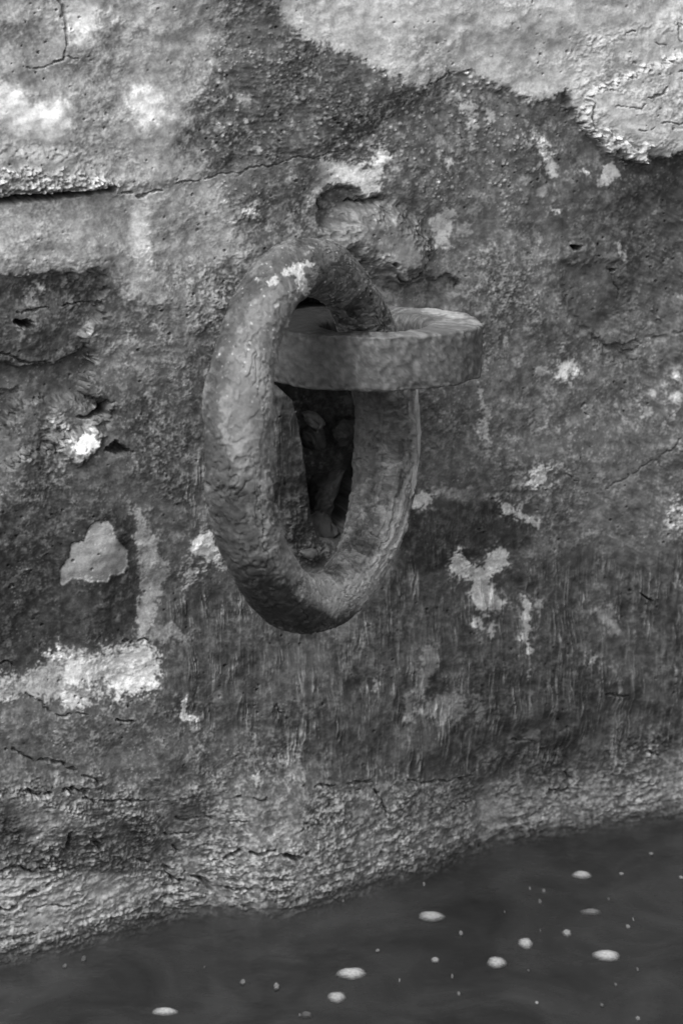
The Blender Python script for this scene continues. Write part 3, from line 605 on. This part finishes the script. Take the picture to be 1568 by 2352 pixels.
K.paint("478,1000 500,820 560,680 590,640 560,740 525,830 505,950 500,1100 520,1250 560,1340 500,1280", 0.26, 0.7, 8, 8)
K.paint("790,895 885,895 885,980 850,1090 800,1170 745,1240 770,1120", 0.27, 0.75, 26, 6)  # shade on the far limb's inner side, painted into the tone
K.blob(634, 702, 5, 5, 0.72, 0.9, 2, 2, warp=0.2); K.blob(700, 585, 8, 4, 0.66, .7, 3, 4); K.blob(712, 565, 6, 4, .66, .7, 3, 4)
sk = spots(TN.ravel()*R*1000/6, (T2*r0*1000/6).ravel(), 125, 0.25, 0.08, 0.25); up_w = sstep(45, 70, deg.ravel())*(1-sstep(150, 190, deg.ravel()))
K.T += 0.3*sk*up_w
mk = perlin(TN.ravel()*R*1000/26, (T2*r0*1000/18).ravel(), 126)+0.5*t7.ravel()+0.4*t4.ravel()
K.T += 0.02*sstep(0.1, 0.4, mk)-0.02*sstep(0.15, 0.45, -mk)
K.T = np.clip(K.T, 0.12, 0.85)
ringT = empty('mooring_ring', tuple(rc)); tag(ringT, 'big rusted iron mooring ring hanging on edge through the flat eye bolt', 'mooring ring')
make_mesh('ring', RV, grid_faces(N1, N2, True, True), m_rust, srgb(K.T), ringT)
# rust flakes splitting off the far limb
rng = np.random.RandomState(4)
def flake(name, pts, thickmm, offs, parent, mat, tone, seed):
    V2 = P_(pts); n = 40
    xs_ = np.linspace(V2[:, 0].min()-2, V2[:, 0].max()+2, 26); ys_ = np.linspace(V2[:, 1].min()-2, V2[:, 1].max()+2, 60)
    return V2
def slab_flake(pts, dep, thick, parent, mat, tone, seed, name='rust_flake', lean=0.0):
    """solid plate with a ragged outline: two skins and a rim; pts give its outline, dep its depth from the camera position"""
    V2 = P_(pts); n = len(V2); out = []
    for i in range(n):
        a_, b_ = V2[i], V2[(i+1) % n]
        for k in range(6):
            p = a_+(b_-a_)*k/6; out.append(p)
    out = np.array(out); rr = np.random.RandomState(seed); out += rr.randn(*out.shape)*0.8
    c = out.mean(0); rings = [1.0, 0.93, 0.75, 0.5, 0.25, 0.02]
    verts = []; m_ = len(out)
    for side in (0, 1):
        for k, q in enumerate(rings):
            for p in out:
                pp = c+(p-c)*q
                bul = thick*(0.5 if k else 0.35)*(1 if side == 0 else -1)+0.0012*perlin(np.array([pp[0]/9]), np.array([pp[1]/22]), seed)[0]
                dd = dep+lean*(pp[0]-c[0])*pxm - bul
                verts.append(list(depth_pt(pp[0], pp[1], dd)))
    f = []
    L_ = len(rings)
    for k in range(L_-1):
        for i in range(m_):
            j = (i+1) % m_
            f.append((k*m_+i, k*m_+j, (k+1)*m_+j, (k+1)*m_+i))
            o_ = L_*m_; f.append((o_+k*m_+j, o_+k*m_+i, o_+(k+1)*m_+i, o_+(k+1)*m_+j))
    for i in range(m_):
        j = (i+1) % m_; o_ = L_*m_; f.append((i, o_+i, o_+j, j))
    verts = np.array(verts)
    tn_ = tone+0.04*perlin(verts[:, 0]*300, verts[:, 2]*90, seed+1)+0.02*rr.randn(len(verts))
    return make_mesh(name, verts, np.array(f), mat, srgb(tn_), parent)
dfar = dep_c+R*math.sqrt(1-cosn**2)
slab_flake("944,893 960,890 963,940 967,985 964,1040 960,1075 952,1078 947,1062 941,1058 940,1010 942,960", dfar-0.012, 0.004, ringT, m_rust, 0.50, 1)
slab_flake("948,1070 959,1068 957,1110 950,1135 940,1148 935,1130 944,1105", dfar-0.018, 0.004, ringT, m_rust, 0.46, 2)

# ------------------------------------------------------------------ broken stones lodged in the hole
def stone(name, x_, y_, dist, sx_, sy_, sz_, seed, tone, rot, label):
    import bmesh
    rr = np.random.RandomState(seed); bm = bmesh.new()
    for k in range(11):
        v = rr.randn(3); v /= np.linalg.norm(v); v = v*np.array([sx_, sy_, sz_])*(0.65+0.55*rr.rand()); bm.verts.new(v)
    bmesh.ops.convex_hull(bm, input=bm.verts)
    loose = [v for v in bm.verts if not v.link_faces]; bmesh.ops.delete(bm, geom=loose, context='VERTS')
    bmesh.ops.bevel(bm, geom=bm.edges[:], offset=0.0016, segments=2, affect='EDGES')
    bmesh.ops.triangulate(bm, faces=bm.faces[:])
    for _ in range(3):
        long = [e for e in bm.edges if e.calc_length() > 0.004]
        if long: bmesh.ops.subdivide_edges(bm, edges=long, cuts=1)
    bmesh.ops.triangulate(bm, faces=bm.faces[:])
    bm.verts.ensure_lookup_table()
    P = np.array([v.co[:] for v in bm.verts]); F = np.array([[v.index for v in f_.verts] for f_ in bm.faces]); bm.free()
    P += 0.0022*np.stack([perlin(P[:, 0]*130+P[:, 1]*90, P[:, 2]*130-P[:, 1]*70, seed+k_) for k_ in range(3)], 1)+0.001*perlin(P[:, 0]*400+P[:, 1]*290, P[:, 2]*400, seed)[:, None]
    tn_ = tone-0.03+0.10*perlin(P[:, 0]*250, P[:, 2]*250+P[:, 1]*200, seed+5)
    o = make_mesh(name, P, F, m_wall, srgb(tn_), smooth=True)
    o.location = wall_pt(x_, y_, dist); o.rotation_euler = [R_(q) for q in rot]
    tag(o, label, 'stone', 'broken stones lodged in the hole behind the ring'); return o
stone('stone_fragment', 712, 962, -0.050, .020, .022, .015, 3, 0.34, (20, 15, 30), 'pale angular stone fragment, uppermost in the dark hole behind the ring')
stone('stone_fragment', 727, 1012, -0.065, .022, .02, .022, 8, 0.27, (60, 30, 10), 'wedge-shaped stone just below the pale fragment in the dark hole')
stone('stone_fragment', 788, 1000, -0.070, .018, .02, .028, 11, 0.25, (10, 60, 40), 'narrow pitted stone beside the far limb of the ring in the hole')
stone('stone_fragment', 742, 1130, -0.055, .030, .025, .050, 15, 0.25, (5, 12, 0), 'tall dark stone filling the lower part of the hole behind the ring')

stone('stone_fragment', 728, 1215, -0.030, .030, .02, .022, 21, 0.27, (0, 25, 0), 'flat dark stone lying at the bottom of the hole behind the ring')
stone('stone_fragment', 700, 1262, -0.012, .018, .018, .014, 25, 0.29, (30, 0, 20), 'small rounded stone at the lowest left corner of the hole')
# ------------------------------------------------------------------ foam on the water
m = bpy.data.materials.new('foam'); m.use_nodes = True; t = m.node_tree; N = t.nodes; L = t.links; b = N['Principled BSDF']; b.inputs['Roughness'].default_value = .6
tc = N.new('ShaderNodeTexCoord'); vo = N.new('ShaderNodeTexVoronoi'); vo.inputs['Scale'].default_value = 330; L.new(tc.outputs['Object'], vo.inputs['Vector'])
at = N.new('ShaderNodeAttribute'); at.attribute_name = 'tone'; mr = N.new('ShaderNodeMapRange'); mr.inputs['From Max'].default_value = .8; mr.inputs['To Min'].default_value = 0.95; mr.inputs['To Max'].default_value = .6
L.new(vo.outputs['Distance'], mr.inputs['Value']); mu = N.new('ShaderNodeMath'); mu.operation = 'MULTIPLY'; L.new(at.outputs['Fac'], mu.inputs[0]); L.new(mr.outputs[0], mu.inputs[1])
cc = N.new('ShaderNodeCombineColor')
for i in range(3): L.new(mu.outputs[0], cc.inputs[i])
L.new(cc.outputs[0], b.inputs['Base Color']); bp = N.new('ShaderNodeBump'); bp.inputs['Distance'].default_value = .001; bp.invert = True; L.new(vo.outputs['Distance'], bp.inputs['Height']); L.new(bp.outputs[0], b.inputs['Normal'])
at2 = N.new('ShaderNodeAttribute'); at2.attribute_name = 'opacity'; L.new(at2.outputs['Fac'], b.inputs['Alpha'])
m_foam = m
GF = 'foam flecks drifting on the water'
def foam(x_, y_, w_, h_, tone, seed, label):
    c = water_pt(x_, y_); k = (c-cam_pos).dot(fwd)/FD; sd_ = -(c-cam_pos).normalized().z
    rx, ry = w_*0.5*k, h_*0.5*k/sd_
    na, nr_ = 40, 10; rr = np.random.RandomState(seed); ph = rr.rand(4)*6.28
    A = np.linspace(0, 2*np.pi, na, endpoint=False)
    out = 1+0.04*np.sin(2*A+ph[0])+0.035*np.sin(3*A+ph[1])+0.025*np.sin(5*A+ph[2])+0.02*np.sin(9*A+ph[3])+0.01*rr.randn(na)
    hgt = min(0.0022, 0.3*min(rx, ry)); tone = tone*0.82; Vs = []
    for q in np.linspace(1, 0.02, nr_):
        bump = hgt*math.sqrt(max(0, 1-q**2.6))
        for a_, o_ in zip(A, out):
            lx, ly = rx*q*o_*math.cos(a_), ry*q*o_*math.sin(a_)
            Vs.append([right.x*lx-nearv.x*ly, right.y*lx-nearv.y*ly, bump+0.0003])
    under = [[v[0]*0.97, v[1]*0.97, -0.0015] for v in Vs[:na]]
    Vs = np.array(Vs+under+[[0, 0, -0.002]]); F = list(map(tuple, grid_faces(nr_, na, False, True)))
    o1 = nr_*na
    F += [(j, o1+j, o1+(j+1) % na, (j+1) % na) for j in range(na)]
    o = make_mesh('foam_fleck', Vs, np.array(F), m_foam, srgb(np.full(len(Vs), tone)), extra=[('opacity', np.concatenate([np.repeat(np.clip((1-np.linspace(1, 0.02, nr_))/0.62, 0, 1), na), np.zeros(na+1)]))])
    o.location = (c.x, c.y, 0.0); tag(o, label, 'foam', GF)
BIG = [(990,2106,64,25,.84,'pale oval foam fleck alone on the water, nearest below the wall\'s middle'),
 (1335,2011,46,20,.86,'small bright oval foam fleck closest to the waterline at the right'),
 (1206,2168,38,26,.84,'short tilted foam fleck just above the ragged-ended one'),
 (1140,2212,50,27,.84,'ragged foam fleck below and left of the short tilted one'),
 (1392,2196,66,28,.90,'largest bright foam fleck at the right side of the water'),
 (807,2237,70,29,.90,'longest bright foam fleck, at the middle of the water near the bottom'),
 (773,2292,44,28,.82,'blurred foam fleck right under the longest bright one'),
 (379,2325,62,20,.88,'flat bright foam fleck alone at the lower left of the water'),
 (1356,2096,54,15,.55,'faint grey foam strip below the small bright oval at the right'),
 (1301,2144,24,18,.70,'small roundish foam fleck between the faint grey strip and the largest fleck'),
 (999,2206,22,14,.70,'small pale foam fleck halfway between the longest and the ragged fleck'),
 (704,2332,30,17,.42,'dim foam smudge at the bottom edge left of the blurred fleck')]
for i, (a_, b_, c_, d_, t_, l_) in enumerate(BIG): foam(a_, b_, c_, d_, t_, 300+i, l_)
SP = {0: 'tiny foam speck right under the oval fleck that lies alone below the wall', 1: 'tiny foam speck above and right of the largest bright fleck',
 2: 'tiny foam speck above the longest bright fleck', 3: 'small square-looking foam speck, left one of a pair left of the longest fleck',
 4: 'small square-looking foam speck, right one of a pair left of the longest fleck', 5: 'thin bright foam speck up and right of the small bright oval',
 6: 'tiny grey foam speck to the left below the small bright oval', 8: 'bright foam speck cut by the right edge of the picture',
 9: 'bright round foam speck near the bottom, below the ragged fleck', 10: 'small foam speck in the bottom right corner of the water',
 7: 'tiny foam speck above the short tilted fleck', 14: 'small faint foam speck at the far left of the water, leftmost of two',
 15: 'larger faint foam speck at the far left of the water, rightmost of two', 17: 'thin foam speck just under the waterline at the far right',
 18: 'slanting thin foam speck above the oval fleck that lies alone', 21: 'slanting thin foam speck right of the faint grey strip',
 13: 'tiny foam speck below and right of the largest bright fleck', 12: 'tiny foam speck low between the longest and the ragged fleck'}
for i, q in enumerate([(1058,2144,12,14,.6),(1441,2129,14,11,.62),(867,2184,12,9,.6),(558,2256,14,16,.55),(635,2266,16,19,.6),(1426,2008,14,8,.68),(1248,2047,12,12,.55),(1239,2071,10,14,.5),(1563,2016,12,8,.72),(1232,2304,10,10,.75),(1464,2340,14,12,.6),(1038,2243,8,14,.5),(1053,2283,10,12,.55),(1463,2227,8,11,.5),(150,2219,12,12,.5),(193,2203,14,18,.42),(1413,2262,8,10,.5),(1494,1962,14,8,.6),(973,2031,7,13,.6),(1216,2041,6,12,.6),(1381,2309,10,10,.48),(1453,2112,5,12,.6),(917,2252,5,12,.6),(1213,2230,8,9,.4),(1397,2066,10,9,.42),(1158,2095,6,9,.42),(788,2070,8,9,.45),(470,2222,7,8,.42),(1240,2138,6,10,.42),(688,2332,7,10,.5)]):
    foam(*q, 400+i, SP.get(i, 'faint tiny foam speck almost lost in the dark water'))
